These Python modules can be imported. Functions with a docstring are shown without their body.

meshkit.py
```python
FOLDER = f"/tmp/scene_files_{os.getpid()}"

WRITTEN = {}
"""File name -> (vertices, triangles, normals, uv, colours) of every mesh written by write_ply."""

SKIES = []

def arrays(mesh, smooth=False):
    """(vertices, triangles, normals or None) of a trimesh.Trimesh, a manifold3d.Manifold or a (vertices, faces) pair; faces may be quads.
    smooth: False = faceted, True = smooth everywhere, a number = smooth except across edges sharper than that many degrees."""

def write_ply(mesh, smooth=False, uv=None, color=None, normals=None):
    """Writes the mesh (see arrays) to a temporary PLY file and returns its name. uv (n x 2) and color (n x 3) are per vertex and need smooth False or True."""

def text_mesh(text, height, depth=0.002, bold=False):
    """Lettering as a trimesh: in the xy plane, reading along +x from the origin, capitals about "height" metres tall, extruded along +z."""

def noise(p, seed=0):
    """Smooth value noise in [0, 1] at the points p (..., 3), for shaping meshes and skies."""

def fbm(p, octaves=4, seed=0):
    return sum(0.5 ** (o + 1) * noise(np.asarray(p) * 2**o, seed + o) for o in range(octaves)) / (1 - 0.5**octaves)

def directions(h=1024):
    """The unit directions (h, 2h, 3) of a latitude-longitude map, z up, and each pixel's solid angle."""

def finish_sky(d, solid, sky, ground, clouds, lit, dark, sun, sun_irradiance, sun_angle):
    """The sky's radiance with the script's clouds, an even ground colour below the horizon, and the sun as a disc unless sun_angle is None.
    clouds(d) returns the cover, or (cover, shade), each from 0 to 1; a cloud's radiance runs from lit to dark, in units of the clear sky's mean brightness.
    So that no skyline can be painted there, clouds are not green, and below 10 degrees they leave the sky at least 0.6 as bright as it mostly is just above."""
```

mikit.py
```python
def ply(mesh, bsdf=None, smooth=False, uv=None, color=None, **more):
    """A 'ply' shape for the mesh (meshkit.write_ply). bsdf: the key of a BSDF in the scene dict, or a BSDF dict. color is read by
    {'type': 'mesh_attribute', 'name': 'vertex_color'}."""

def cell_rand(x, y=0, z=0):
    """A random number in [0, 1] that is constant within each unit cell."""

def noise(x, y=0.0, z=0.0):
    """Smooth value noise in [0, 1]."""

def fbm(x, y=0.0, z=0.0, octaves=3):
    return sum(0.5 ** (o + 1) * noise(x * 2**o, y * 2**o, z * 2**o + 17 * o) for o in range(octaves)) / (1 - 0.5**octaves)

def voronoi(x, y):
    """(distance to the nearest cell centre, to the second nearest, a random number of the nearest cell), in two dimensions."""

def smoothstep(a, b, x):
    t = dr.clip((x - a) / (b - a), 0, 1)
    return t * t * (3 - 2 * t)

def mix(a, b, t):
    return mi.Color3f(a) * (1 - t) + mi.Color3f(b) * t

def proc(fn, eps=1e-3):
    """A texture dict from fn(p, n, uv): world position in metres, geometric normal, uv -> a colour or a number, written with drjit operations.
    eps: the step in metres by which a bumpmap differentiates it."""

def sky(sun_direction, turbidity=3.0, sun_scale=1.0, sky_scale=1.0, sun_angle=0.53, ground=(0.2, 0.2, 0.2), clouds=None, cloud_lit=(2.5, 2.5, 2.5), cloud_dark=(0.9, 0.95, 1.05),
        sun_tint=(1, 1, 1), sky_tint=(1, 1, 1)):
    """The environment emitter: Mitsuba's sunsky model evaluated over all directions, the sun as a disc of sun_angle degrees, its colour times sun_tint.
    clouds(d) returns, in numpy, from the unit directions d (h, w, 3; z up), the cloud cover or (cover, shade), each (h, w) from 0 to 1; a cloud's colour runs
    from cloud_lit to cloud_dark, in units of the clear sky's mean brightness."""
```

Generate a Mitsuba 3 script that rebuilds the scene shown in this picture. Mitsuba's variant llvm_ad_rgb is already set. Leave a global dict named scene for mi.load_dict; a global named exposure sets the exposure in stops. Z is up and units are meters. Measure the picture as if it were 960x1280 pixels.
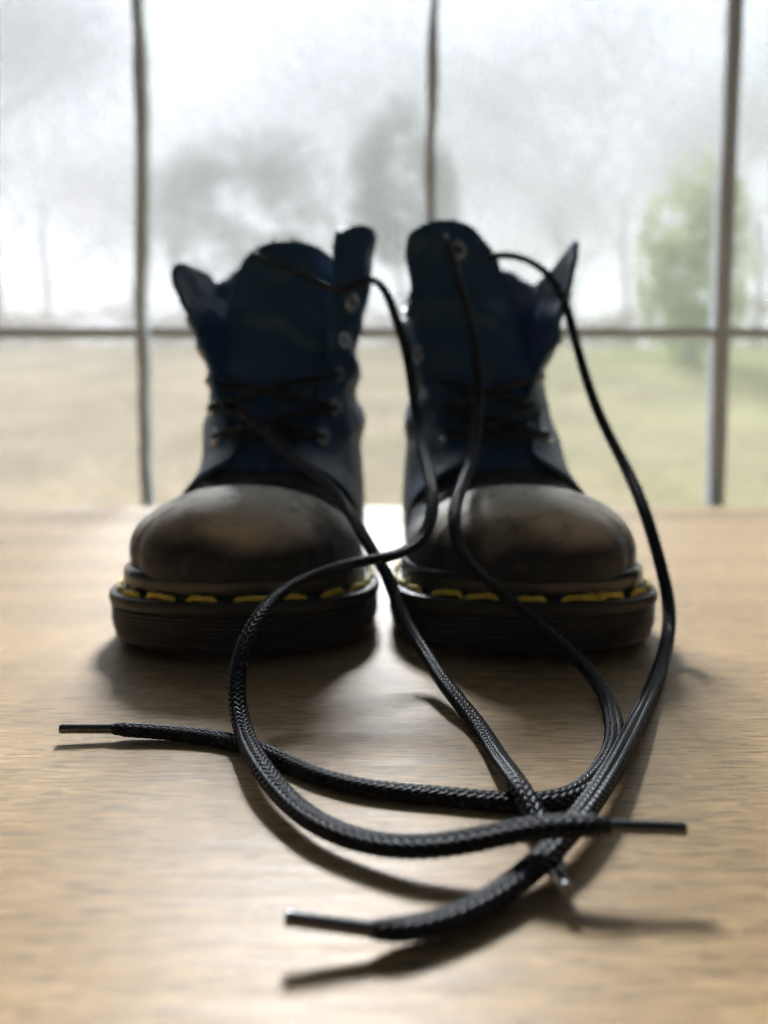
import math, random
import numpy as np, trimesh, manifold3d
import drjit as dr, mitsuba as mi
import mikit, meshkit
from mikit import proc, noise, fbm, voronoi, smoothstep, mix
from scipy.interpolate import PchipInterpolator as Pchip, CubicSpline

random.seed(3)
rng = np.random.default_rng(7)
T = mi.ScalarTransform4f
scene, labels = {}, {}

# ------------------------------------------------------------------ camera, sky, exposure
CAM_H, PITCH, F = 0.083, math.radians(5.0), 963.0          # eye height over the table top, downward tilt, focal length in photo pixels
FWD = np.array([0, math.cos(PITCH), -math.sin(PITCH)])
UP = np.array([0, math.sin(PITCH), math.cos(PITCH)])
EYE = np.array([0, 0, CAM_H])
scene['camera'] = {'type': 'thinlens', 'fov': 2 * math.degrees(math.atan(480 / F)), 'fov_axis': 'x', 'aperture_radius': 0.0018, 'focus_distance': 0.212,
                   'near_clip': 0.01, 'far_clip': 3000.0, 'medium': {'type': 'ref', 'id': 'haze_air'}, 'to_world': T().look_at(origin=EYE.tolist(), target=(EYE + FWD).tolist(), up=[0, 0, 1])}
SUN = np.array([-0.055, math.cos(math.radians(35.5)), math.sin(math.radians(35.5))])
SUN /= np.linalg.norm(SUN)


def clouds(d):
    n = meshkit.fbm(np.stack([d[..., 0] * 3, d[..., 1] * 3, d[..., 2] * 5], -1) + 5.0, 4, 3)
    near = np.exp(-(1 - d @ SUN) / 0.16)                    # thin cloud round the hidden sun
    return np.ones(d.shape[:2]), np.clip(0.75 - 0.75 * near + (n - 0.5) * 0.9, 0, 1)


scene['sky'] = mikit.sky(SUN.tolist(), turbidity=3, sun_scale=0.3, sun_angle=13, sun_tint=(0.70, 0.915, 1.38), clouds=clouds, cloud_lit=(0.20, 0.22, 0.255), cloud_dark=(0.085, 0.099, 0.126), ground=(0.25, 0.25, 0.2))
exposure = 5.45
scene['haze_air'] = {'type': 'homogeneous', 'albedo': {'type': 'rgb', 'value': [0.95, 0.95, 0.96]}, 'sigma_t': 0.0105}
scene['haze'] = {'type': 'cube', 'to_world': T().translate([0, 100, 17.0]).scale([215, 135, 20.0]), 'bsdf': {'type': 'null'}, 'interior': {'type': 'ref', 'id': 'haze_air'}}
labels['haze'] = {'kind': 'stuff', 'label': 'pale winter mist in the air outside the window', 'category': 'haze'}


def ray(px, py):
    """Direction through a point of the photograph (960 x 1280), used only for measuring where things stand."""
    return FWD + np.array([1.0, 0, 0]) * (px - 480) / F + UP * (640 - py) / F


def at(px, py, Y=None, z=None):
    d = ray(px, py)
    t = Y / d[1] if z is None else (z - CAM_H) / d[2]
    return EYE + d * t


# ------------------------------------------------------------------ materials
def two(b):
    return {'type': 'twosided', 'bsdf': b}


def bump(b, fn, scale, eps=2e-4):
    return {'type': 'bumpmap', 'arbitrary': proc(fn, eps), 'scale': scale, 'nested': b}


def leather_h(p, n, uv):
    f1, f2, r = voronoi(p.x * 900 + noise(p.x * 300, p.z * 300) * 1.5 + p.z * 250, (p.y + p.z) * 900 + noise(p.y * 300, p.x * 300) * 1.5)
    return dr.minimum(f2 - f1, 0.35) + 0.8 * fbm(p.x * 260, p.y * 260, p.z * 260, 3)


def upper_col(p, n, uv):
    k = fbm(p.x * 120, p.y * 120, p.z * 120, 4)
    return mix((0.006, 0.009, 0.013), (0.013, 0.018, 0.024), k)


def toe_col(p, n, uv):
    y = p.y - 0.28
    k = fbm(p.x * 160 + 3, p.y * 160, p.z * 160, 4)
    m = fbm(p.x * 38 + 9, p.y * 38 + 4, p.z * 38, 3)
    g = fbm(p.x * 900, p.y * 900, p.z * 900, 2)
    wear = smoothstep(0.040, 0.057, p.z + (m - 0.5) * 0.022) * (1 - smoothstep(0.058, 0.082, y + (m - 0.5) * 0.02))
    mott = smoothstep(0.29, 0.56, k * 0.55 + g * 0.2 + m * 0.25)
    worn = mix((0.27, 0.23, 0.17), (0.66, 0.575, 0.44), mott)
    side = 1 - smoothstep(0.036, 0.052, dr.abs(dr.abs(p.x) - 0.062) + (m - 0.5) * 0.012)
    c = mix(upper_col(p, n, uv), worn, dr.clip(wear * (0.5 + 0.5 * side), 0, 1))
    return mix(c, (0.05, 0.044, 0.036), 0.35 * smoothstep(0.55, 0.7, k) * (1 - wear) * smoothstep(0.1, 0.05, y))


def rubber_h(p, n, uv):
    return fbm(p.x * 500, p.y * 500, p.z * 1400, 3) + 2.0 * smoothstep(0.68, 0.8, fbm(p.x * 220, p.y * 220, p.z * 300, 3))


def rubber_col(p, n, uv):
    return mix((0.003, 0.005, 0.007), (0.010, 0.014, 0.018), fbm(p.x * 90, p.y * 90, p.z * 700, 4))


def rubber_rough(p, n, uv):
    return 0.36 + 0.25 * fbm(p.x * 200, p.y * 200, p.z * 300, 3)


def wood_col(p, n, uv):
    wx, wy = p.x + 0.3, p.y
    warp = fbm(wx * 2.2, wy * 7, 0, 3) - 0.5
    ring = noise(wx * 1.3, (wy + warp * 0.06) * 38, 3)
    fine = fbm(wx * 150, (wy + warp * 0.02) * 950, 1, 3)
    mid = fbm(wx * 45, (wy + warp * 0.04) * 300, 5, 3)
    pores = smoothstep(0.60, 0.80, noise(wx * 190, wy * 1500, 7)) * 0.26
    fleck = smoothstep(0.64, 0.80, noise(wx * 160 + 5, wy * 900, 2)) * 0.16
    k = dr.clip(0.30 * ring + 0.42 * fine + 0.28 * mid, 0, 1)
    c = mix((0.335, 0.205, 0.088), (0.53, 0.345, 0.160), smoothstep(0.18, 0.80, k))
    return c * (1 - pores) * (1 + fleck)


def wood_h(p, n, uv):
    return 0.6 * fbm(p.x * 75, p.y * 1000, 1, 2) + 0.5 * noise(p.x * 110, p.y * 1500, 7)


def wood_rough(p, n, uv):
    return 0.42 + 0.10 * fbm(p.x * 30, p.y * 700, 1, 2)


scene['mat_toe_leather'] = two(bump({'type': 'principled', 'base_color': proc(toe_col), 'roughness': 0.56, 'specular': 0.28, 'sheen': 1.0}, leather_h, 0.00012))
scene['mat_leather'] = two(bump({'type': 'principled', 'base_color': proc(upper_col), 'roughness': 0.36, 'specular': 0.5}, leather_h, 0.00012))
scene['mat_shaft_glare'] = two({'type': 'principled', 'base_color': {'type': 'rgb', 'value': [0.004, 0.046, 0.108]}, 'roughness': 0.48, 'specular': 0.3})  # bluer and lighter than the vamp leather: lens glare painted into the colour
scene['mat_lining'] = two({'type': 'principled', 'base_color': {'type': 'rgb', 'value': [0.005, 0.036, 0.085]}, 'roughness': 0.8})
scene['mat_rubber'] = two(bump({'type': 'principled', 'base_color': proc(rubber_col), 'roughness': proc(rubber_rough), 'specular': 0.5}, rubber_h, 0.00010))
scene['mat_rand'] = two({'type': 'principled', 'base_color': {'type': 'rgb', 'value': [0.010, 0.013, 0.017]}, 'roughness': 0.26, 'specular': 0.5})
scene['mat_thread'] = two({'type': 'principled', 'base_color': proc(lambda p, n, uv: mix((0.66, 0.46, 0.03), (0.92, 0.74, 0.10), fbm(p.x * 700, p.y * 700, p.z * 1500, 3))), 'roughness': 0.6, 'sheen': 0.4})
scene['mat_lace'] = two({'type': 'principled', 'base_color': proc(lambda p, n, uv: mix((0.002, 0.003, 0.0045), (0.007, 0.009, 0.013), fbm(p.x * 1200, p.y * 1200, p.z * 1200, 2))), 'roughness': 0.38, 'specular': 0.16})
scene['mat_aglet'] = two({'type': 'principled', 'base_color': {'type': 'rgb', 'value': [0.028, 0.03, 0.036]}, 'roughness': 0.20, 'specular': 0.9, 'clearcoat': 0.8, 'clearcoat_gloss': 0.8})
scene['mat_eyelet'] = two({'type': 'roughconductor', 'alpha': 0.22, 'specular_reflectance': {'type': 'rgb', 'value': [0.62, 0.62, 0.63]}})
scene['mat_table'] = two(bump({'type': 'principled', 'base_color': proc(wood_col), 'roughness': proc(wood_rough), 'specular': 0.32}, wood_h, 0.00004))
scene['mat_muntin'] = two({'type': 'principled', 'base_color': {'type': 'rgb', 'value': [0.66, 0.72, 0.78]}, 'roughness': 0.5})
scene['mat_wall'] = two({'type': 'diffuse', 'reflectance': {'type': 'rgb', 'value': [0.22, 0.32, 0.48]}})  # unseen room walls, made blue to tint the fill light on the boots
scene['mat_floor'] = two({'type': 'diffuse', 'reflectance': {'type': 'rgb', 'value': [0.05, 0.07, 0.10]}})
scene['mat_glass'] = {'type': 'thindielectric', 'int_ior': 1.5}


def lawn_col(p, n, uv):
    k = fbm(p.x * 0.5, p.y * 0.5, 0, 3)
    g = smoothstep(-3.0, 7.0, p.x + (k - 0.5) * 6 - 0.1 * p.y)
    c = mix((0.42, 0.35, 0.245), (0.38, 0.375, 0.18), g)
    return c * (0.80 + 0.4 * fbm(p.x * 9, p.y * 9, 0, 3)) * (0.90 + 0.22 * smoothstep(0.2, 0.8, fbm(p.x * 0.9 + 7, p.y * 0.9, 2, 3)))


scene['mat_lawn'] = two({'type': 'diffuse', 'reflectance': proc(lawn_col)})
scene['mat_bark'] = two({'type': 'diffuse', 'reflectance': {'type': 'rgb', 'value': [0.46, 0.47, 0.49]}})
scene['mat_leaf'] = {'type': 'principledthin', 'base_color': {'type': 'rgb', 'value': [0.36, 0.42, 0.20]}, 'roughness': 0.6, 'diff_trans': 1.0}
scene['mat_dry'] = {'type': 'principledthin', 'base_color': {'type': 'rgb', 'value': [0.34, 0.30, 0.21]}, 'roughness': 0.7, 'diff_trans': 0.9}
scene['mat_needle'] = {'type': 'principledthin', 'base_color': {'type': 'rgb', 'value': [0.36, 0.39, 0.37]}, 'roughness': 0.6, 'diff_trans': 0.7}


# ------------------------------------------------------------------ helpers
def numbered(key, used={}):
    n = used.get(key, 0)
    used[key] = n + 1
    return key if n == 0 else f'{key}_{n:03d}'


def obj(name, mesh, mat, parent=None, smooth=35, label=None, cat=None, group=None, kind=None):
    key = numbered(f'{parent}__{name}' if parent else name)
    scene[key] = mikit.ply(mesh, mat, smooth=smooth)
    tag(key, label, cat, group, kind)
    return key


def tag(key, label=None, cat=None, group=None, kind=None):
    d = {a: b for a, b in (('label', label), ('category', cat), ('group', group), ('kind', kind)) if b}
    if d:
        labels[key] = d


def thing(name, label, cat, group=None):
    key = numbered(name)
    tag(key, label, cat, group)
    return key


def grid_faces(n, m, wrap=False):
    i, j = np.meshgrid(np.arange(n - 1), np.arange(m if wrap else m - 1), indexing='ij')
    k = (j + 1) % m
    q = np.stack([i * m + j, (i + 1) * m + j, (i + 1) * m + k, i * m + k], -1).reshape(-1, 4)
    return np.vstack([q[:, [0, 1, 2]], q[:, [0, 2, 3]]])


def normals(P):
    a, b = np.gradient(P, axis=0), np.gradient(P, axis=1)
    n = np.cross(a, b)
    return n / (np.linalg.norm(n, axis=-1, keepdims=True) + 1e-12)


def shell(P, th, flip=False):
    """A sheet of thickness th: the grid P is its outer face."""
    n, m = P.shape[:2]
    Nn = normals(P) * (-1 if flip else 1)
    # round the rim: the two faces draw in over the last rows
    Q = P - Nn * th
    V = np.vstack([P.reshape(-1, 3), Q.reshape(-1, 3)])
    f = grid_faces(n, m)
    o = n * m
    if flip:
        f = f[:, ::-1]
    F_ = [f, f[:, ::-1] + o]
    rim = np.concatenate([np.arange(m), np.arange(1, n) * m + m - 1, (n - 1) * m + np.arange(m - 2, -1, -1), np.arange(n - 2, 0, -1) * m])
    r2 = np.roll(rim, -1)
    side = np.vstack([np.stack([rim, r2, r2 + o], 1), np.stack([rim, r2 + o, rim + o], 1)])
    F_.append(side if flip else side[:, ::-1])
    return trimesh.Trimesh(V, np.vstack(F_), process=False)


def box(x0, x1, y0, y1, z0, z1, ch=0.0):
    m = trimesh.creation.box([x1 - x0, y1 - y0, z1 - z0])
    if ch:
        h = np.array([x1 - x0, y1 - y0, z1 - z0]) / 2
        pts = np.array([[a * (h[0] - (k != 0) * ch), b * (h[1] - (k != 1) * ch), c * (h[2] - (k != 2) * ch)] for a in (-1, 1) for b in (-1, 1) for c in (-1, 1) for k in range(3)])
        m = trimesh.convex.convex_hull(pts)
    m.apply_translation([(x0 + x1) / 2, (y0 + y1) / 2, (z0 + z1) / 2])
    return m


def frames(P):
    t = np.gradient(P, axis=0)
    t /= np.linalg.norm(t, axis=1, keepdims=True) + 1e-12
    a = np.zeros_like(P)
    v = np.cross(t[0], [0, 0, 1.0] if abs(t[0][2]) < 0.9 else [1.0, 0, 0])
    for i in range(len(P)):
        v = v - t[i] * (v @ t[i])
        v /= np.linalg.norm(v) + 1e-12
        a[i] = v
    return t, a, np.cross(t, a)


def sweep(P, R, caps=True):
    """A tube along P with radii R (n, sides)."""
    n, m = R.shape
    t, a, b = frames(P)
    ang = np.arange(m) * 2 * np.pi / m
    V = P[:, None] + R[..., None] * (np.cos(ang)[None, :, None] * a[:, None] + np.sin(ang)[None, :, None] * b[:, None])
    V = V.reshape(-1, 3)
    f = grid_faces(n, m, True)
    if caps:
        V = np.vstack([V, P[:1], P[-1:]])
        j = np.arange(m)
        f = np.vstack([f, np.stack([j * 0 + n * m, j, (j + 1) % m], 1), np.stack([j * 0 + n * m + 1, (n - 1) * m + (j + 1) % m, (n - 1) * m + j], 1)])
    return trimesh.Trimesh(V, f[:, ::-1], process=False)


def curve(pts, step):
    pts = np.asarray(pts, float)
    s = np.concatenate([[0], np.cumsum(np.linalg.norm(np.diff(pts, axis=0), axis=1) ** 0.7)])
    c = CubicSpline(s, pts)(np.linspace(0, s[-1], 3000))
    L = np.concatenate([[0], np.cumsum(np.linalg.norm(np.diff(c, axis=0), axis=1))])
    q = np.arange(0, L[-1], step)
    return np.stack([np.interp(q, L, c[:, k]) for k in range(3)], 1)


# ------------------------------------------------------------------ the window, and an unseen room added round it to keep sky light out
WY = 1.25                                                   # the window's plane
FLOOR, CEIL = -0.75, 1.75
WX0, WX1 = -1.32, 1.49
xs = [at(px, 418, Y=WY)[0] for px in (182, 540, 900)]
pitch_x = (xs[2] - xs[0]) / 2
mx = [xs[0] - pitch_x] + xs + [xs[2] + pitch_x]
zrow = at(480, 417, Y=WY)[2]
mz = [zrow, zrow + 0.64]
WZ0, WZ1 = zrow - 0.64, zrow + 1.28
for nm, m_, lab in (
        ('wall', [box(-2.4, WX0, WY - 0.06, WY + 0.08, FLOOR, CEIL), box(WX1, 2.4, WY - 0.06, WY + 0.08, FLOOR, CEIL), box(WX0, WX1, WY - 0.06, WY + 0.08, FLOOR, WZ0), box(WX0, WX1, WY - 0.06, WY + 0.08, WZ1, CEIL)], 'mat_wall'),
        ('wall', [box(-2.5, -2.4, -2.6, WY + 0.08, FLOOR, CEIL)], 'mat_wall'), ('wall', [box(2.4, 2.5, -2.6, WY + 0.08, FLOOR, CEIL)], 'mat_wall'),
        ('wall', [box(-2.4, 2.4, -2.6, -2.5, FLOOR, CEIL)], 'mat_wall'),
        ('ceiling', [box(-2.5, 2.5, -2.6, WY + 0.08, CEIL, CEIL + 0.1)], 'mat_wall'), ('floor', [box(-2.5, 2.5, -2.6, WY + 0.08, FLOOR - 0.1, FLOOR)], 'mat_floor')):
    obj(nm, trimesh.util.concatenate(m_), lab, smooth=False, kind='structure')

win = thing('window', 'wide window with dark slightly wavy glazing bars behind the table', 'window')
fr = 0.05
obj('frame', trimesh.util.concatenate([box(WX0, WX0 + fr, WY - 0.03, WY + 0.03, WZ0, WZ1, 0.004), box(WX1 - fr, WX1, WY - 0.03, WY + 0.03, WZ0, WZ1, 0.004),
                                       box(WX0 + fr, WX1 - fr, WY - 0.028, WY + 0.028, WZ0, WZ0 + fr, 0.004), box(WX0 + fr, WX1 - fr, WY - 0.028, WY + 0.028, WZ1 - fr, WZ1, 0.004)]), 'mat_muntin', win)


def wavy_bar(x, w, seed, amp):
    z = np.linspace(WZ0 + fr, WZ1 - fr, 160)
    q = lambda k, s: meshkit.fbm(np.stack([z * k, z * 0 + seed, z * 0], -1), 3, s) - 0.5
    hw = w / 2 * (1 + amp * 0.9 * q(9, 1))
    cx = x + 0.020 * amp * q(5, 2)
    prof = np.array([[-1, -1], [-0.7, -1.25], [0.7, -1.25], [1, -1], [1, 1], [0.7, 1.25], [-0.7, 1.25], [-1, 1]])
    P = np.stack([cx[:, None] + prof[None, :, 0] * hw[:, None], WY + prof[None, :, 1] * 0.011 + 0 * hw[:, None], np.repeat(z[:, None], 8, 1)], -1)
    return trimesh.Trimesh(P.reshape(-1, 3), grid_faces(len(z), 8, True), process=False)


for k, x in enumerate(mx):
    obj('upright_bar', wavy_bar(x, (0.015, 0.016, 0.016, 0.023, 0.016)[k], k * 7.3, (1, 1.2, 1.3, 0.35, 1)[k]), 'mat_muntin', win)
cols = [WX0 + fr] + mx + [WX1 - fr]
rows = [WZ0 + fr] + mz + [WZ1 - fr]
for z in mz:
    for a, b in zip(cols[:-1], cols[1:]):
        obj('cross_bar', box(a + 0.009, b - 0.009, WY - 0.010, WY + 0.010, z - 0.0075, z + 0.0075, 0.002), 'mat_muntin', win)
for a, b in zip(cols[:-1], cols[1:]):
    for c, d in zip(rows[:-1], rows[1:]):
        P = np.array([[[a, WY, c], [b, WY, c]], [[a, WY, d], [b, WY, d]]])
        obj('pane', trimesh.Trimesh(P.reshape(-1, 3), grid_faces(2, 2), process=False), 'mat_glass', win, smooth=False)

# ------------------------------------------------------------------ outdoors
gx, gy = np.meshgrid(np.concatenate([-np.geomspace(210, 10, 30), np.linspace(-9, 9, 37), np.geomspace(10, 210, 30)]), np.concatenate([[-30, -15, -5], np.linspace(0, 34, 70), np.geomspace(36, 230, 30)]), indexing='ij')
slope = Pchip([-1000, 2, 6, 12, 25, 45, 2600], [-1.0, -1.0, -0.75, 0.6, 3.2, 4.6, 5.5])
gz = slope(gy) + 0.25 * (meshkit.fbm(np.stack([gx * 0.3, gy * 0.3, gx * 0], -1), 3) - 0.5) * (gy > 3)
obj('lawn', trimesh.Trimesh(np.stack([gx, gy, gz], -1).reshape(-1, 3), grid_faces(*gx.shape), process=False), 'mat_lawn', smooth=True, kind='structure')


hx, hu = np.meshgrid(np.linspace(-208, 208, 90), np.linspace(0, 1, 14), indexing='ij')
hz = 3 + hu * (14 + 20 * meshkit.fbm(np.stack([hx * 0.02 + 3, hu * 1.5, hx * 0], -1), 4, 9))
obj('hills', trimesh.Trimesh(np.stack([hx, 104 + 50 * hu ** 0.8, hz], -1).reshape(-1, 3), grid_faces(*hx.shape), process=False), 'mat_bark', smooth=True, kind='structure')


def ground_z(x, y):
    return float(slope(y)) - 0.1


def twigs(tips, h, seed):
    """Fine bare twigs strewn round the ends of the limbs."""
    g = np.random.default_rng(seed)
    n = 12000
    c = tips[g.integers(len(tips), size=n)] + g.normal(size=(n, 3)) * h * np.array([0.07, 0.07, 0.06])
    d = g.normal(size=(n, 3)) + [0, 0, 0.7]
    d /= np.linalg.norm(d, axis=1, keepdims=True)
    e = np.cross(d, g.normal(size=(n, 3)))
    e /= np.linalg.norm(e, axis=1, keepdims=True)
    L = h * g.uniform(0.008, 0.018, (n, 1))
    V = np.stack([c, c + d * L + e * 0.022, c + d * L * 2, c + d * L - e * 0.022], 1).reshape(-1, 3)
    k = np.arange(n)[:, None] * 4
    return trimesh.Trimesh(V, np.vstack([k + [0, 1, 2], k + [0, 2, 3]]), process=False)


def tree(root, base, h, r, seed, depth=6, lean=(0, 0), spread=0.55, first=0.3):
    rg = random.Random(seed)
    trunk, br, tips = [], [], []

    def seg(p, d, L, r0, r1, sides):
        d = d / np.linalg.norm(d)
        n = 4 if sides > 3 else 3
        P = [p]
        for i in range(n):
            d = d + np.array([rg.gauss(0, 0.09), rg.gauss(0, 0.09), rg.gauss(0, 0.06)])
            d /= np.linalg.norm(d)
            P.append(P[-1] + d * L / n)
        P = np.array(P)
        return P, d, sweep(P, np.repeat(np.linspace(r0, r1, n + 1)[:, None], sides, 1), caps=False)

    def grow(p, d, L, r0, lv):
        P, d2, m = seg(p, d, L, r0, r0 * 0.66, 7 if lv < 2 else 4 if lv < 4 else 3)
        br.append(m)
        if lv >= depth:
            tips.append(P)
            return
        for i in range(rg.choice([2, 3, 3])):
            q = P[rg.choice([2, 3, 4, 4]) if len(P) > 4 else rg.choice([1, 2, 3, 3])]
            a = rg.uniform(0, 2 * math.pi)
            side = np.array([math.cos(a), math.sin(a), rg.uniform(-0.2, 0.5)])
            grow(q, d2 * (1 - spread * 0.5) + side * spread, L * rg.uniform(0.62, 0.86), r0 * 0.68, lv + 1)

    p = np.array(base, float)
    P, d, m = seg(p, np.array([lean[0], lean[1], 1.0]), h * 0.45, r, r * 0.72, 12)
    trunk.append(m)
    for i in range(6):
        q = P[-1] if i < 3 else P[1 + i % 3 + 1]
        a = i * 2.4 + rg.uniform(-0.4, 0.4)
        grow(q, np.array([math.cos(a) * spread, math.sin(a) * spread, 0.75]), h * 0.2, r * 0.18, 1)
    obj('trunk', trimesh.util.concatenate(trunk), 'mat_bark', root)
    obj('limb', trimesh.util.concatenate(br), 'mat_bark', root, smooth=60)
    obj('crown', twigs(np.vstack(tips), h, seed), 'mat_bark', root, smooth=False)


TREES = [(722, 58, 27, 0.62, 11, (0.0, 0), 'bare grey tree with a straight trunk right of the window middle'),
         (6, 40, 22, 0.42, 12, (0.0, 0), 'bare tree whose trunk stands at the left edge of the view'),
         (945, 56, 25, 0.5, 15, (0.02, 0), 'bare tree with its trunk right of the right-hand glazing bar')]
for k, px in enumerate((60, 150, 225, 320, 455, 530, 600, 665, 800, 870)):
    TREES.append((px + rng.uniform(-12, 12), 60 + 11 * (k % 4), 25 + 5 * rng.uniform(0, 1) + (2 if px < 320 or px > 440 else -10), 0.30, 30 + k, (rng.uniform(-0.08, 0.08), 0), None))
for px, Y, h, r, sd, lean, lab in TREES:
    x = at(px, 420, Y=Y)[0]
    root = thing('bare_tree', lab or 'pale leafless tree in the far row of trees beyond the lawn', 'tree', 'far row of leafless trees' if lab is None else None)
    tree(root, (x, Y, ground_z(x, Y)), h, r, sd, lean=lean, depth=4)


def foliage(c, rad, n, size, seed, low=0.0):
    g = np.random.default_rng(seed)
    u = g.normal(size=(n * 3, 3))
    u = u / np.linalg.norm(u, axis=1, keepdims=True) * g.uniform(0.25, 1, (n * 3, 1)) ** 0.5
    keep = meshkit.fbm(u * 2.2 + seed, 3, seed) > 0.45
    u = u[keep][:n]
    u = u * (0.75 + 0.5 * meshkit.noise(u * 1.7 + seed, 4))[:, None]
    p = np.array(c) + u * np.array(rad)
    a, b = g.normal(size=(len(p), 3)), g.normal(size=(len(p), 3))
    a /= np.linalg.norm(a, axis=1, keepdims=True)
    b -= a * (a * b).sum(1, keepdims=True)
    b /= np.linalg.norm(b, axis=1, keepdims=True)
    s = size * g.uniform(0.6, 1.3, (len(p), 1))
    V = np.stack([p - a * s, p + b * s * 0.45, p + a * s, p - b * s * 0.45], 1).reshape(-1, 3)
    k = np.arange(len(p))[:, None] * 4
    return trimesh.Trimesh(V, np.vstack([k + [0, 1, 2], k + [0, 2, 3]]), process=False)


def bush(name, lab, cat, px, py, Y, rad, n, size, seed, mat):
    c = at(px, py, Y=Y)
    root = thing(name, lab, cat)
    zb = ground_z(c[0], Y)
    P = np.array([[c[0], Y, zb], [c[0] + 0.03, Y, (zb + c[2]) / 2], [c[0], Y, c[2] + rad[2] * 0.5]])
    obj('trunk', sweep(P, np.repeat(np.array([[0.12], [0.09], [0.03]]), 7, 1)), 'mat_bark', root)
    obj('crown', foliage(c, rad, n, size, seed), mat, root, smooth=False)


bush('leafy_tree', 'young yellow-green leafy tree behind the right glazing bar', 'tree', 868, 330, 18, (1.25, 1.2, 2.3), 3200, 0.11, 5, 'mat_leaf')
bush('evergreen_tree', 'grey-green evergreen tree above the gap between the boots', 'tree', 500, 235, 34, (2.6, 2.4, 3.6), 6000, 0.15, 6, 'mat_needle')
bush('evergreen_tree', 'grey-green evergreen tree in the second column of panes above the left boot', 'tree', 300, 270, 40, (5.0, 3.0, 4.6), 8000, 0.17, 8, 'mat_needle')

for k, (px, Y, r) in enumerate(((30, 26, 1.0), (120, 31, 1.5), (235, 28, 1.1), (330, 33, 1.3), (485, 30, 1.2), (560, 27, 1.0), (650, 31, 1.3), (745, 27, 0.9), (815, 24, 1.1), (945, 25, 1.3))):
    x = at(px, 430, Y=Y)[0]
    zb = ground_z(x, Y)
    root = thing('shrub', 'low dry shrub along the far side of the lawn', 'shrub', 'dry shrubs along the lawn')
    obj('stem', sweep(np.array([[x, Y, zb - 0.1], [x + 0.05, Y, zb + 0.5], [x, Y, zb + r]]), np.repeat(np.array([[0.06], [0.05], [0.02]]), 6, 1)), 'mat_bark', root)
    obj('crown', foliage((x, Y, zb + r * 0.5), (r * 1.7, r, r * 0.9), 1800, 0.07, 60 + k), 'mat_dry', root, smooth=False)

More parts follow.
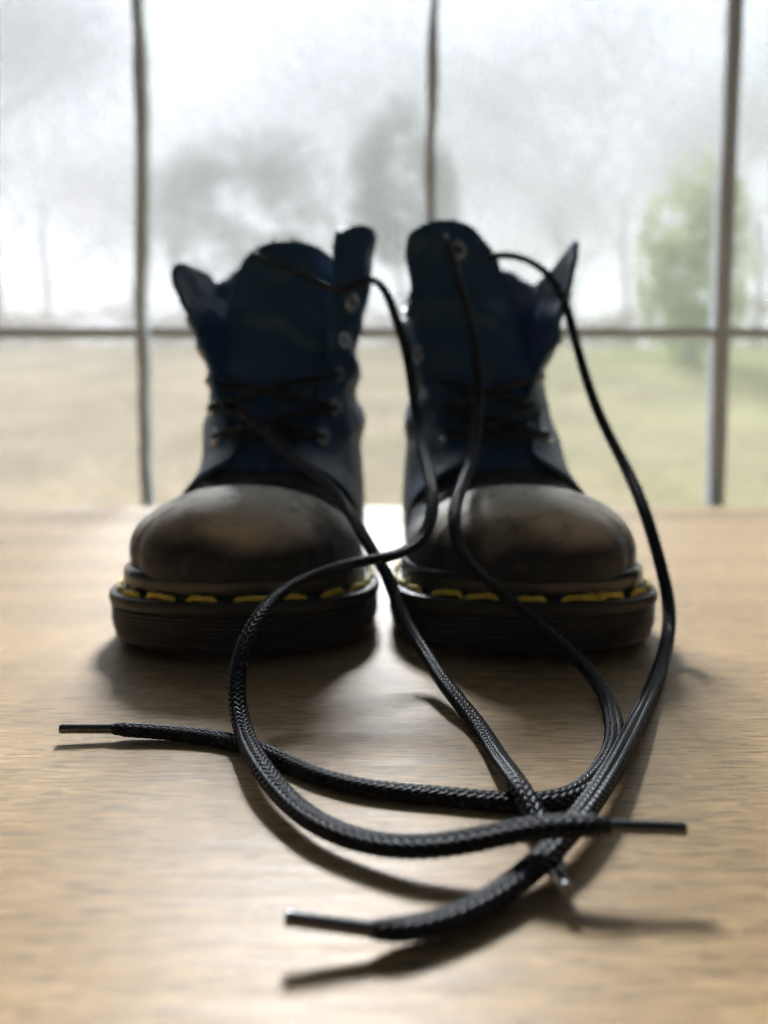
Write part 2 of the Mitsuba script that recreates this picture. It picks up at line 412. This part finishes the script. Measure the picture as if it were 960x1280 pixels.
# ------------------------------------------------------------------ the table
tb = thing('table', 'light brown wooden table top with fine straight grain under the boots', 'table')
TY1 = at(480, 633, z=0.0)[1]
obj('table_top', box(-0.95, 0.95, -0.45, TY1, -0.03, 0.0, 0.0025), 'mat_table', tb, smooth=False)
for sx in (-0.86, 0.86):
    for sy in (-0.36, TY1 - 0.09):
        obj('leg', box(sx - 0.03, sx + 0.03, sy - 0.03, sy + 0.03, FLOOR, -0.03, 0.003), 'mat_table', tb, smooth=False)

# ------------------------------------------------------------------ boots
LEN = 0.30
W_ = Pchip([0, 0.003, 0.008, 0.016, 0.028, 0.045, 0.065, 0.09, 0.12, 0.16, 0.2, 0.24, 0.265, 0.285, 0.295, 0.3], [0, 0.019, 0.0305, 0.0415, 0.0505, 0.0565, 0.0585, 0.0575, 0.053, 0.046, 0.0425, 0.043, 0.0405, 0.031, 0.0195, 0])


def outline(n=260):
    """The sole's edge as a closed curve from the toe round the +x side, evenly spaced, with its inward normals."""
    y = LEN / 2 * (1 - np.cos(np.linspace(0, np.pi, 1500)))
    w = W_(y)
    P = np.vstack([np.stack([w, y], 1), np.stack([-w, y], 1)[::-1][1:-1]])
    P = np.vstack([P, P[:1]])
    L = np.concatenate([[0], np.cumsum(np.linalg.norm(np.diff(P, axis=0), axis=1))])
    q = np.linspace(0, L[-1], n, endpoint=False)
    Q = np.stack([np.interp(q, L, P[:, 0]), np.interp(q, L, P[:, 1])], 1)
    for _ in range(3):
        Q = 0.5 * Q + 0.25 * (np.roll(Q, 1, 0) + np.roll(Q, -1, 0))
    t = np.roll(Q, -1, 0) - np.roll(Q, 1, 0)
    t /= np.linalg.norm(t, axis=1, keepdims=True)
    return Q, np.stack([-t[:, 1], t[:, 0]], 1), L[-1]


OUT, INW, PERI = outline()


def spring(y):
    return 0.0036 * np.clip(1 - y / 0.075, 0, 1) ** 2


def ring(inset, z):
    """The sole's edge drawn in by `inset`, at height z above the sole's bottom."""
    P = OUT + INW * inset
    return np.column_stack([P, z + spring(OUT[:, 1]) * np.interp(z, [0, 0.02], [1.0, 0.55])])


def loft(prof, cap0=False, cap1=False):
    R = np.array([ring(i, z) for i, z in prof])
    n, m = R.shape[:2]
    V, f = R.reshape(-1, 3), grid_faces(n, m, True)
    for cap, row, turn in ((cap0, 0, 1), (cap1, n - 1, -1)):
        if cap:
            # a strip across from the toe to the heel: the outline is symmetric about x = 0
            j = np.arange(1, m // 2)
            a, b = row * m + j, row * m + (m - j) % m
            q = np.stack([a[:-1], a[1:], b[1:], b[:-1]], 1)
            tri = np.vstack([q[:, [0, 1, 2]], q[:, [0, 2, 3]], [[row * m, a[0], b[0]]], [[row * m + m // 2, b[-1], a[-1]]]])
            f = np.vstack([f, tri[:, ::turn]])
    m_ = trimesh.Trimesh(V, f, process=False)
    return m_


H_ = Pchip([0.0055, 0.008, 0.012, 0.018, 0.028, 0.042, 0.058, 0.074, 0.088, 0.1, 0.115, 0.13, 0.15, 0.17], [0.031, 0.043, 0.0515, 0.0580, 0.0632, 0.0658, 0.0655, 0.0625, 0.0605, 0.0665, 0.0765, 0.0885, 0.104, 0.115])
YV0 = 0.0055


def upper_w(y):
    return np.maximum(W_(np.clip(y - YV0 * 0.9, 0, 0.3)) - 0.0088 * np.clip((y - YV0) / 0.02, 0, 1), 0)


def vamp_grid(side, seed):
    u = np.linspace(0, 1, 110)
    y = YV0 + (0.17 - YV0) * u ** 1.9
    ph = np.linspace(0, np.pi, 121)
    c, s = np.cos(ph), np.sin(ph)
    ex = np.interp(y, [0, 0.05, 0.11, 0.17], [2.3, 2.3, 2.2, 2.1])
    P = np.zeros((len(y), len(ph), 3))
    for i, (yy, e) in enumerate(zip(y, ex)):
        w, h = upper_w(yy), H_(yy)
        z0 = 0.0300 + spring(yy) * 0.5
        f = np.sign(c) * np.abs(c) ** (2 / e)
        g = np.abs(s) ** (2 / e)
        zz = z0 + (h - z0) * g
        bul = 0.0022 * np.sin(np.pi * np.clip((zz - z0) / 0.03, 0, 1)) * np.clip(yy / 0.03, 0, 1)
        P[i] = np.column_stack([f * (w + bul), np.full(len(ph), yy) - 0.0012 * np.sin(np.pi * np.clip((zz - z0) / 0.03, 0, 1)) * (yy < 0.03), zz])
    N_ = normals(P)
    N_ *= np.sign((N_[50, 60] @ np.array([0, 0, 1.0])) or 1)
    yy, x = P[..., 1], P[..., 0]
    q = np.stack([x * 26 + seed, yy * 26, P[..., 2] * 26], -1)
    big = (meshkit.fbm(q, 3, seed) - 0.5) * 0.0024
    # flex creases behind the toe
    warp = (meshkit.fbm(np.stack([x * 30, yy * 20, yy * 0 + seed], -1), 3, 2) - 0.5) * 0.02
    cre = np.zeros_like(yy)
    for k, (yc, dep, wd) in enumerate(((0.080, 0.0028, 0.0045), (0.0935, 0.0026, 0.004), (0.106, 0.0018, 0.0035))):
        cre -= dep * np.exp(-((yy + warp * (0.7 + 0.3 * k) + 5.0 * x * x * (1 if k else 0.3) - yc) / wd) ** 2)
    fade = np.clip((P[..., 2] - 0.033) / 0.012, 0, 1)
    return P + N_ * ((big * np.clip(yy / 0.03, 0, 1) + cre) * fade)[..., None]


def vamp_x(y, z):
    """Half-width of the vamp at (y, z)."""
    e = np.interp(y, [0, 0.05, 0.11, 0.17], [2.3, 2.3, 2.2, 2.1])
    g = np.clip((z - 0.0300) / (H_(np.clip(y, YV0, 0.17)) - 0.0300), 0, 1)
    c = np.clip(1 - g ** e, 0, 1) ** (1 / e)
    return np.where((y < 0.17), c * upper_w(y) + 0.002, 0)


AE = Pchip([0.03, 0.05, 0.065, 0.08, 0.1, 0.12, 0.15, 0.2], np.radians([72, 63, 46, 20, 30, 39, 43, 44]))
A_ = Pchip([0.03, 0.05, 0.07, 0.09, 0.12, 0.15, 0.18, 0.21], [0.0475, 0.0485, 0.0475, 0.0465, 0.0435, 0.0435, 0.0455, 0.047])
FS = Pchip([0.03, 0.05, 0.065, 0.08, 0.1, 0.12, 0.15, 0.21], [0.172, 0.168, 0.125, 0.092, 0.073, 0.064, 0.056, 0.055])


def sm(a, b, x):
    t = np.clip((x - a) / (b - a), 0, 1)
    return t * t * (3 - 2 * t)


LEAN = 0.0


def quarter_grid(side, narrow, top, ear, back, seed):
    """One side panel of the shaft. ear: (outward, forward, upward) shift of its top front corner."""
    nu, nv = 90, 90
    U, V = np.linspace(0, 1, nu), np.linspace(0, 1, nv)
    P = np.zeros((nv, nu, 3))
    for j, v in enumerate(V):
        al0 = None
        z = 0.027 + v * (top - 0.027)
        al = AE(z) + (np.pi - AE(z)) * U
        k = np.interp(z, [0.07, 0.12], [1, narrow])
        a = A_(z) * k
        x = a * np.sin(al)
        fs = np.where(al < np.pi / 2, FS(z), 0.078 - 0.05 * max(0, z - 0.1))
        y = 0.2 - fs * np.cos(al)
        x = np.maximum(x, np.where(al < np.pi / 2, vamp_x(y, np.full_like(y, z)) + 0.0004, x))
        P[j] = np.column_stack([x, y, np.full(nu, z)])
        w = sm(0.45, 1.0, v) * sm(0.46, 0.08, U)
        w2 = sm(0.40, 1.0, v) * sm(0.34, 0.0, U)
        P[j] += np.column_stack([w2 * ear[0], w * ear[1], w * ear[2]])
        P[j][:, 0] += ear[3] * sm(0.4, 1.0, v) * sm(0.0, 0.16, U) * sm(0.5, 0.2, U)
        P[j][:, 2] += back * sm(0.3, 1.0, v) * sm(0.30, 0.75, U) - (0.008 + 0.4 * max(0, ear[2] - 0.012) * (side > 0) * (narrow < 1)) * sm(0.6, 1, v) * sm(0.13, 0.0, U) ** 1.5
    q = np.stack([P[..., 0] * 22 + seed, P[..., 1] * 22, P[..., 2] * 22], -1)
    P[..., 2] += (meshkit.fbm(q * 2.2 + 4, 3, seed + 5) - 0.5) * 0.007 * sm(0.14, 0.18, P[..., 2])
    d = (meshkit.fbm(q * 1.3, 4, seed) - 0.5) * 0.013 * sm(0.06, 0.12, P[..., 2])
    fold = 0.0022 * np.sin((P[..., 2] * 150 + 2.0 * meshkit.fbm(q * 0.6, 2, seed + 1) * 6)) * sm(0.075, 0.095, P[..., 2]) * (1 - sm(0.14, 0.17, P[..., 2]))
    # a rolled free edge along the facing
    P[..., 0] += d + fold
    P[..., 0] += 0.0025 * sm(0.16, 0.0, np.broadcast_to(U, P.shape[:2])) * sm(0.085, 0.06, P[..., 2])
    P[..., 0] *= side
    P[..., 0] += LEAN * sm(0.075, 0.14, P[..., 2])
    return P


def torus(c, n, R, r, k=20, m=8):
    n = n / np.linalg.norm(n)
    a = np.cross(n, [0, 0, 1.0])
    a /= np.linalg.norm(a) + 1e-9
    b = np.cross(n, a)
    t = np.arange(k) * 2 * np.pi / k
    p = np.arange(m) * 2 * np.pi / m
    dr_ = np.cos(t)[:, None] * a + np.sin(t)[:, None] * b
    V = c + dr_[:, None] * (R + r * np.cos(p))[None, :, None] + n * (r * 0.7 * np.sin(p))[None, :, None]
    i, j = np.meshgrid(np.arange(k), np.arange(m), indexing='ij')
    i2, j2 = (i + 1) % k, (j + 1) % m
    q = np.stack([i * m + j, i2 * m + j, i2 * m + j2, i * m + j2], -1).reshape(-1, 4)
    return trimesh.Trimesh(V.reshape(-1, 3), np.vstack([q[:, [0, 1, 2]], q[:, [0, 2, 3]]]), process=False)


def tongue_grid(top_c, hw_top, twist):
    n, m = 70, 50
    s = np.linspace(0, 1, n)
    cx = Pchip([0, 0.45, 1], [0, top_c[0] * 0.35, top_c[0]])(s)
    cy = Pchip([0, 0.2, 0.5, 1], [0.108, 0.131, 0.149, top_c[1]])(s)
    cz = 0.071 + (top_c[2] - 0.071) * s
    hw = np.interp(s, [0, 0.3, 0.75, 1], [0.022, 0.031, hw_top * 1.08, hw_top])
    rnd = np.sqrt(np.clip(1 - (np.clip(s - 0.84, 0, 1) / 0.162) ** 2.2, 0.003, 1))
    hw = hw * rnd
    t = np.linspace(-1, 1, m)
    P = np.zeros((n, m, 3))
    for i in range(n):
        x = t * hw[i]
        back = 14.0 * x * x * (0.7 + 0.5 * s[i])
        P[i] = np.column_stack([cx[i] + x, cy[i] + back + twist * s[i] * x, cz[i] + 0 * x])
    q = P * 30
    P[..., 1] += (meshkit.fbm(q + 3, 3, 5) - 0.5) * 0.008 * s[:, None]
    P[..., 1] += 0.0022 * np.sin(P[..., 2] * 210 + 7 * meshkit.fbm(P * 35 + 9, 3, 8) + P[..., 0] * 60) * (0.3 + 0.7 * meshkit.noise(P * 40, 2))
    P[..., 0] += (meshkit.fbm(P * 45 + 1, 3, 4) - 0.5) * 0.006
    P[..., 2] += (meshkit.fbm(P * 38 + 5, 3, 6) - 0.5) * 0.008 * s[:, None] ** 2
    return P


def stitch(s0, L, seed, r=0.00100, dz=0.0):
    """A twisted thread lying on the welt ledge, between s0 and s0 + L along the sole's edge."""
    g = np.random.default_rng(seed)
    n = 34
    q = (s0 + np.linspace(0, L, n)) % PERI
    i = q / PERI * len(OUT)
    i0 = np.floor(i).astype(int) % len(OUT)
    f = (i - np.floor(i))[:, None]
    P2 = (OUT + INW * 0.0039)[i0] * (1 - f) + (OUT + INW * 0.0039)[(i0 + 1) % len(OUT)] * f
    u = np.linspace(0, 1, n)
    z = 0.0239 + spring(P2[:, 1]) * 0.55 + dz - 0.0026 * np.abs(2 * u - 1) ** 6 + g.normal(0, 0.0002)
    z = z + (u - 0.5) * g.normal(0, 0.0008)
    P = np.column_stack([P2 + g.normal(0, 0.00025, 2), z])
    ang = np.arange(18) * 2 * np.pi / 18
    tw = np.linspace(0, L / 0.0062 * 2 * np.pi, n)[:, None]
    R = r * (1 + 0.17 * np.cos(3 * ang[None] - tw) + 0.02 * g.normal(size=(n, 18))) * (1 - 0.45 * np.abs(2 * u - 1) ** 8)[:, None]
    return sweep(P, R * np.array([1.0]))


SOLE = [(0.0100, 0.0), (0.0055, 0.0008), (0.0033, 0.0024), (0.0022, 0.0046)]
for k in range(7):
    z = 0.0056 + k * 0.0024
    b = np.interp(z, [0.004, 0.012, 0.022], [0.0024, 0.0008, 0.0009])
    SOLE += [(b + 0.0003, z), (b, z + 0.0004), (b, z + 0.0012), (b + 0.0003, z + 0.0015), (b + 0.0015, z + 0.0017), (b + 0.0015, z + 0.0021)]
SOLE += [(0.0008, 0.0225), (0.0012, 0.0231), (0.0012, 0.0236), (0.0004, 0.0241), (0.0001, 0.0250), (0.0, 0.0266), (0.0003, 0.0282), (0.0006, 0.0294), (0.0018, 0.0299), (0.0030, 0.0300), (0.0095, 0.0300)]
SOLE = [(i, z * 0.75) for i, z in SOLE]
RAND = [(0.0072, 0.0215), (0.0067, 0.0226), (0.0061, 0.0252), (0.0059, 0.0282), (0.0062, 0.0306), (0.0071, 0.0321), (0.0086, 0.0326), (0.0125, 0.0318)]


def boot(lab, x0, y0, rz, narrow, top, ears, tongue, seed, hole=None):
    key = thing('boot', lab, 'boot')
    M = trimesh.transformations.rotation_matrix(rz, [0, 0, 1])
    M[:3, 3] = [x0, y0, 0]

    def put(name, mesh, mat, parent=key, **k):
        mesh = mesh.copy()
        mesh.apply_transform(M)
        return obj(name, mesh, mat, parent, **k)

    put('sole', loft(SOLE, True, True), 'mat_rubber', smooth=40)
    welt = put('welt', loft(RAND), 'mat_rand', smooth=60)
    n = int(PERI / 0.0186)
    for i in range(n):
        s0 = i * PERI / n + seed * 0.0031
        put('stitch', stitch(s0 + 0.0012 * math.sin(i * 4.1 + seed), 0.0143 + 0.0018 * math.sin(i * 2.3 + seed), seed * 100 + i), 'mat_thread', welt, smooth=True)
    g = vamp_grid(1, seed)
    put('toe', trimesh.Trimesh(g.reshape(-1, 3), grid_faces(*g.shape[:2]), process=False), 'mat_toe_leather', smooth=True)
    eyes = {}
    for side, tp, ear in ((-1, top[0], ears[0]), (1, top[1], ears[1])):
        P = quarter_grid(side, narrow, tp, ear, 0.205 - tp, seed + side)
        qk = put('side_panel', shell(P, 0.0028, flip=side > 0), 'mat_shaft_glare', smooth=40)
        N_ = normals(P) * (-1 if side > 0 else 1)
        for z in np.linspace(0.088, 0.150, 5):
            j = int(np.clip((z - 0.027) / (tp - 0.027), 0, 0.97) * 89)
            eyes.setdefault(side, []).append(P[j, 8] + N_[j, 8] * 0.001)
            put('eyelet', torus(P[j, 8] + N_[j, 8] * 0.0004, N_[j, 8], 0.0036, 0.0012), 'mat_eyelet', qk, smooth=True)
    tg = tongue_grid(*tongue)
    tm = shell(tg, 0.003, flip=True)
    if hole is not None:
        mm = manifold3d.Manifold(manifold3d.Mesh(np.asarray(tm.vertices, np.float32), np.asarray(tm.faces, np.uint32)))
        cyl = manifold3d.Manifold.cylinder(0.08, 0.0036, 0.0036, 24, True).rotate([90, 0, 0]).translate(hole)
        if mm.volume() < 0:
            mm = manifold3d.Manifold(manifold3d.Mesh(np.asarray(tm.vertices, np.float32), np.asarray(tm.faces, np.uint32)[:, ::-1]))
        cut = mm - cyl
        m_ = cut.to_mesh()
        if len(m_.tri_verts):
            tm = trimesh.Trimesh(m_.vert_properties[:, :3], m_.tri_verts, process=False)
    tk = put('tongue', tm, 'mat_shaft_glare', smooth=50)
    if hole is not None:
        i = np.argmin(np.linalg.norm((tg - np.array(hole)).reshape(-1, 3), axis=1))
        put('eyelet', torus(tg.reshape(-1, 3)[i] + [0, -0.0006, 0], np.array([0, -1.0, 0.15]), 0.0042, 0.0011), 'mat_eyelet', tk, smooth=True)
    return key, M, eyes, tg


Y0 = 0.28
left, ML, EL, TL = boot('left boot with a scuffed grey-brown toe, its shaft spread wide open around the tongue', -0.0605, Y0, 0.0, 1.0, (0.180, 0.184), ((0.023, -0.006, 0.004, 0.0), (0.003, -0.004, 0.024, 0.009)),
                ((0.006, 0.160, 0.196), 0.030, 0.0), 1)
LEAN = -0.0065
right, MR, ER, TR = boot('right boot with a smoother worn toe and a narrow shaft, tongue leaning to the left', 0.0600, Y0, 0.0, 0.92, (0.158, 0.176), ((-0.002, 0.004, 0.0, 0.0), (0.024, -0.010, 0.020, 0.002)),
                 ((-0.0265, 0.156, 0.206), 0.0255, 0.1), 2, hole=(-0.0195, 0.156, 0.1895))

# ------------------------------------------------------------------ laces
# the right boot's frayed stitch: a few loose fibres standing off the thread
fray = []
k0 = int(np.argmin(np.abs(OUT[:60, 0] - 0.019)))
for k in range(9):
    o = np.array([*(OUT[k0 + k % 4] + INW[k0] * 0.0035), 0.0243 + spring(OUT[k0][1]) * 0.55])
    d = np.array([rng.uniform(-0.003, 0.004), -rng.uniform(0.0005, 0.0030), rng.uniform(-0.0006, 0.0024)])
    P = curve([o, o + d * 0.5 + [0.0008, 0, 0.0006], o + d, o + d + [rng.uniform(-0.002, 0.002), 0.0006, -0.0008]], 0.0003)
    fray.append(sweep(P @ MR[:3, :3].T + MR[:3, 3], np.full((len(P), 6), 0.00042 if k < 3 else 0.00016)))
obj('loose_thread', trimesh.util.concatenate(fray), 'mat_thread', right + '__welt', smooth=True, label='frayed yellow stitch with loose fibres')

LR = 0.00215


def cord(P, taper1=True, oval=0.21):
    """Braided flat-oval cord along P, its wide side level where it lies on something: rows of slanted yarns, alternate rows leaning opposite ways."""
    n, m = len(P), 48
    L = np.concatenate([[0], np.cumsum(np.linalg.norm(np.diff(P, axis=0), axis=1))])
    t, a, b = frames(P)
    side = np.cross(t, [0, 0, 1.0])
    wgt = np.linalg.norm(side, axis=1) ** 2 + 1e-3
    phi = np.unwrap(2 * np.arctan2((side * b).sum(1), (side * a).sum(1))) / 2
    q = np.exp(-np.linspace(-2.5, 2.5, 161) ** 2)
    q = q[: min(len(q), n // 2 * 2 - 1)]
    phi = np.convolve(np.pad(phi * wgt, len(q) // 2, 'edge'), q, 'valid')[:n] / np.convolve(np.pad(wgt, len(q) // 2, 'edge'), q, 'valid')[:n]
    phi = phi + 0.5 * (meshkit.noise(np.stack([L * 25, L * 0 + n, L * 0], -1), 1) - 0.5)
    th = np.arange(m) / m
    r = th * 10
    k = np.floor(r)
    f = r - k
    lean = np.where(k % 2 == 0, 1, -1)
    ph = L[:, None] / 0.0021 + (lean * (f - 0.5) * 0.95)[None] + 0.5 * meshkit.noise(np.stack([L * 90, L * 0, L * 0 + n], -1), 2)[:, None]
    yarn = np.abs(np.cos(np.pi * ph)) ** 0.8
    edge = np.sin(np.pi * f) ** 0.5
    R = LR * (0.81 + 0.26 * yarn * (0.62 + 0.38 * edge)[None])
    ov = oval * (0.75 + 0.5 * meshkit.noise(np.stack([L * 40, L * 0 + n, L * 0], -1), 3))
    if taper1:
        R = R * np.interp(L[-1] - L, [0, 0.0008, 0.004, 0.007], [0.62, 0.72, 0.97, 1.0])[:, None]
        ov = ov * np.interp(L[-1] - L, [0, 0.006], [0.0, 1.0])
    R = R * (1 + ov[:, None] * np.cos(2 * (2 * np.pi * th[None] - phi[:, None])))
    return sweep(P, R)


def aglet(a, b):
    P = np.linspace(a, b, 26)
    u = np.linspace(0, 1, 26)
    r = 0.00132 * np.interp(u, [0, 0.03, 0.06, 0.94, 0.97, 1], [0.95, 1.06, 1.0, 0.98, 1.04, 0.86])
    ang = np.arange(20) * 2 * np.pi / 20
    R = r[:, None] * (1 - 0.06 * np.maximum(0, np.cos(2 * ang[None] + 1)) * ((u > 0.1) & (u < 0.9))[:, None])
    return sweep(P, R)


def lace_end(root, pts, tip, step=0.00022):
    P = curve(pts, step)
    obj('cord', cord(P), 'mat_lace', root, smooth=True)
    d = tip - P[-1]
    obj('aglet', aglet(P[-1] - d / np.linalg.norm(d) * 0.0012, tip), 'mat_aglet', root)


g = lambda px, py, z: at(px, py, z=z)
y_ = lambda px, py, Y: at(px, py, Y=Y)
def cross_strands(root, eyes, tg, M):
    """Short lengths of the lace threaded across the tongue between the lower eyelets."""
    flat = tg.reshape(-1, 3)
    for a, b in ((0, 0), (0, 1), (1, 0), (1, 2), (2, 1)):
        p, q = eyes[-1][a], eyes[1][b]
        pts = []
        for t in np.linspace(0, 1, 11):
            c = p + (q - p) * t
            y = flat[np.argmin((flat[:, 0] - c[0]) ** 2 + (flat[:, 2] - c[2]) ** 2), 1] - 0.0042 - 0.002 * (a < b)
            w = 1 - abs(2 * t - 1) ** 4
            c[1] = min(c[1] - 0.0015, y) * w + (c[1] - 0.0008) * (1 - w)
            pts.append(c)
        P = curve(np.array(pts), 0.0004) @ M[:3, :3].T + M[:3, 3]
        obj('cross_strand', cord(P, taper1=False), 'mat_lace', root, smooth=True)


ls = thing('shoelace', 'black braided lace of the left boot, one end looping forward over the other laces', 'shoelace')
B = [y_(318, 318, 0.438), y_(345, 330, 0.428), y_(392, 350, 0.420), y_(432, 362, 0.418), y_(462, 350, 0.420), y_(480, 362, 0.415), y_(494, 395, 0.408), y_(508, 440, 0.395), y_(518, 500, 0.375), y_(530, 565, 0.340), y_(540, 615, 0.305), y_(533, 662, 0.288),
     y_(505, 689, 0.280), y_(468, 699, 0.272), y_(418, 710, 0.262), y_(370, 729, 0.254), y_(332, 760, 0.241), y_(306, 805, 0.229), y_(296, 855, 0.219), g(302, 905, 0.0068), g(322, 952, 0.0058), g(355, 995, 0.0048), g(400, 1030, 0.0042), g(455, 1051, 0.0042),
     g(520, 1058, 0.0052), g(590, 1050, 0.0068), g(655, 1037, 0.0092), g(715, 1032, 0.0106), g(764, 1033, 0.0106)]
lace_end(ls, B, g(857, 1036, 0.0105))
D = [y_(300, 508, 0.398), y_(330, 540, 0.385), y_(370, 575, 0.360), y_(408, 605, 0.335), y_(440, 645, 0.312), y_(466, 690, 0.297), y_(482, 716, 0.291), y_(502, 765, 0.278), y_(530, 815, 0.262), g(562, 862, 0.0060), g(594, 903, 0.0028), g(625, 950, 0.0035), g(653, 990, 0.0060), g(674, 1030, 0.0034), g(690, 1066, 0.0021), g(696, 1080, 0.0021)]
lace_end(ls, D, g(708, 1112, 0.0042))
cross_strands(ls, EL, TL, ML)
rs = thing('shoelace', 'black braided lace of the right boot, running over its toe and past its side', 'shoelace')
A = [y_(556, 296, 0.424), y_(562, 310, 0.418), y_(574, 352, 0.412), y_(590, 415, 0.402), y_(598, 480, 0.388), y_(593, 550, 0.362), y_(578, 606, 0.315), y_(568, 650, 0.290), y_(578, 690, 0.279), y_(612, 728, 0.269), y_(660, 768, 0.266), y_(706, 808, 0.262), y_(744, 850, 0.250), g(765, 893, 0.0022), g(767, 930, 0.0019),
     g(746, 970, 0.0019), g(704, 997, 0.0019), g(640, 1002, 0.0019), g(555, 995, 0.0019), g(470, 986, 0.0019), g(395, 968, 0.0019), g(340, 944, 0.0019), g(285, 926, 0.0019), g(215, 916, 0.0024), g(140, 911, 0.0032)]
lace_end(rs, A, g(75, 911, 0.0036))
C = [y_(612, 322, 0.43), y_(640, 320, 0.432), y_(668, 330, 0.430), y_(692, 352, 0.424), y_(708, 385, 0.416), y_(722, 435, 0.405), y_(746, 510, 0.388), y_(780, 580, 0.360), y_(806, 640, 0.332), y_(824, 700, 0.316), y_(836, 760, 0.303), g(829, 822, 0.0050), g(806, 882, 0.0032), g(772, 950, 0.0054), g(732, 1012, 0.0056),
     g(690, 1061, 0.0046), g(640, 1106, 0.0030), g(580, 1141, 0.0026), g(520, 1159, 0.0028), g(462, 1162, 0.0036)]
lace_end(rs, C, g(356, 1147, 0.0058))
cross_strands(rs, ER, TR, MR)
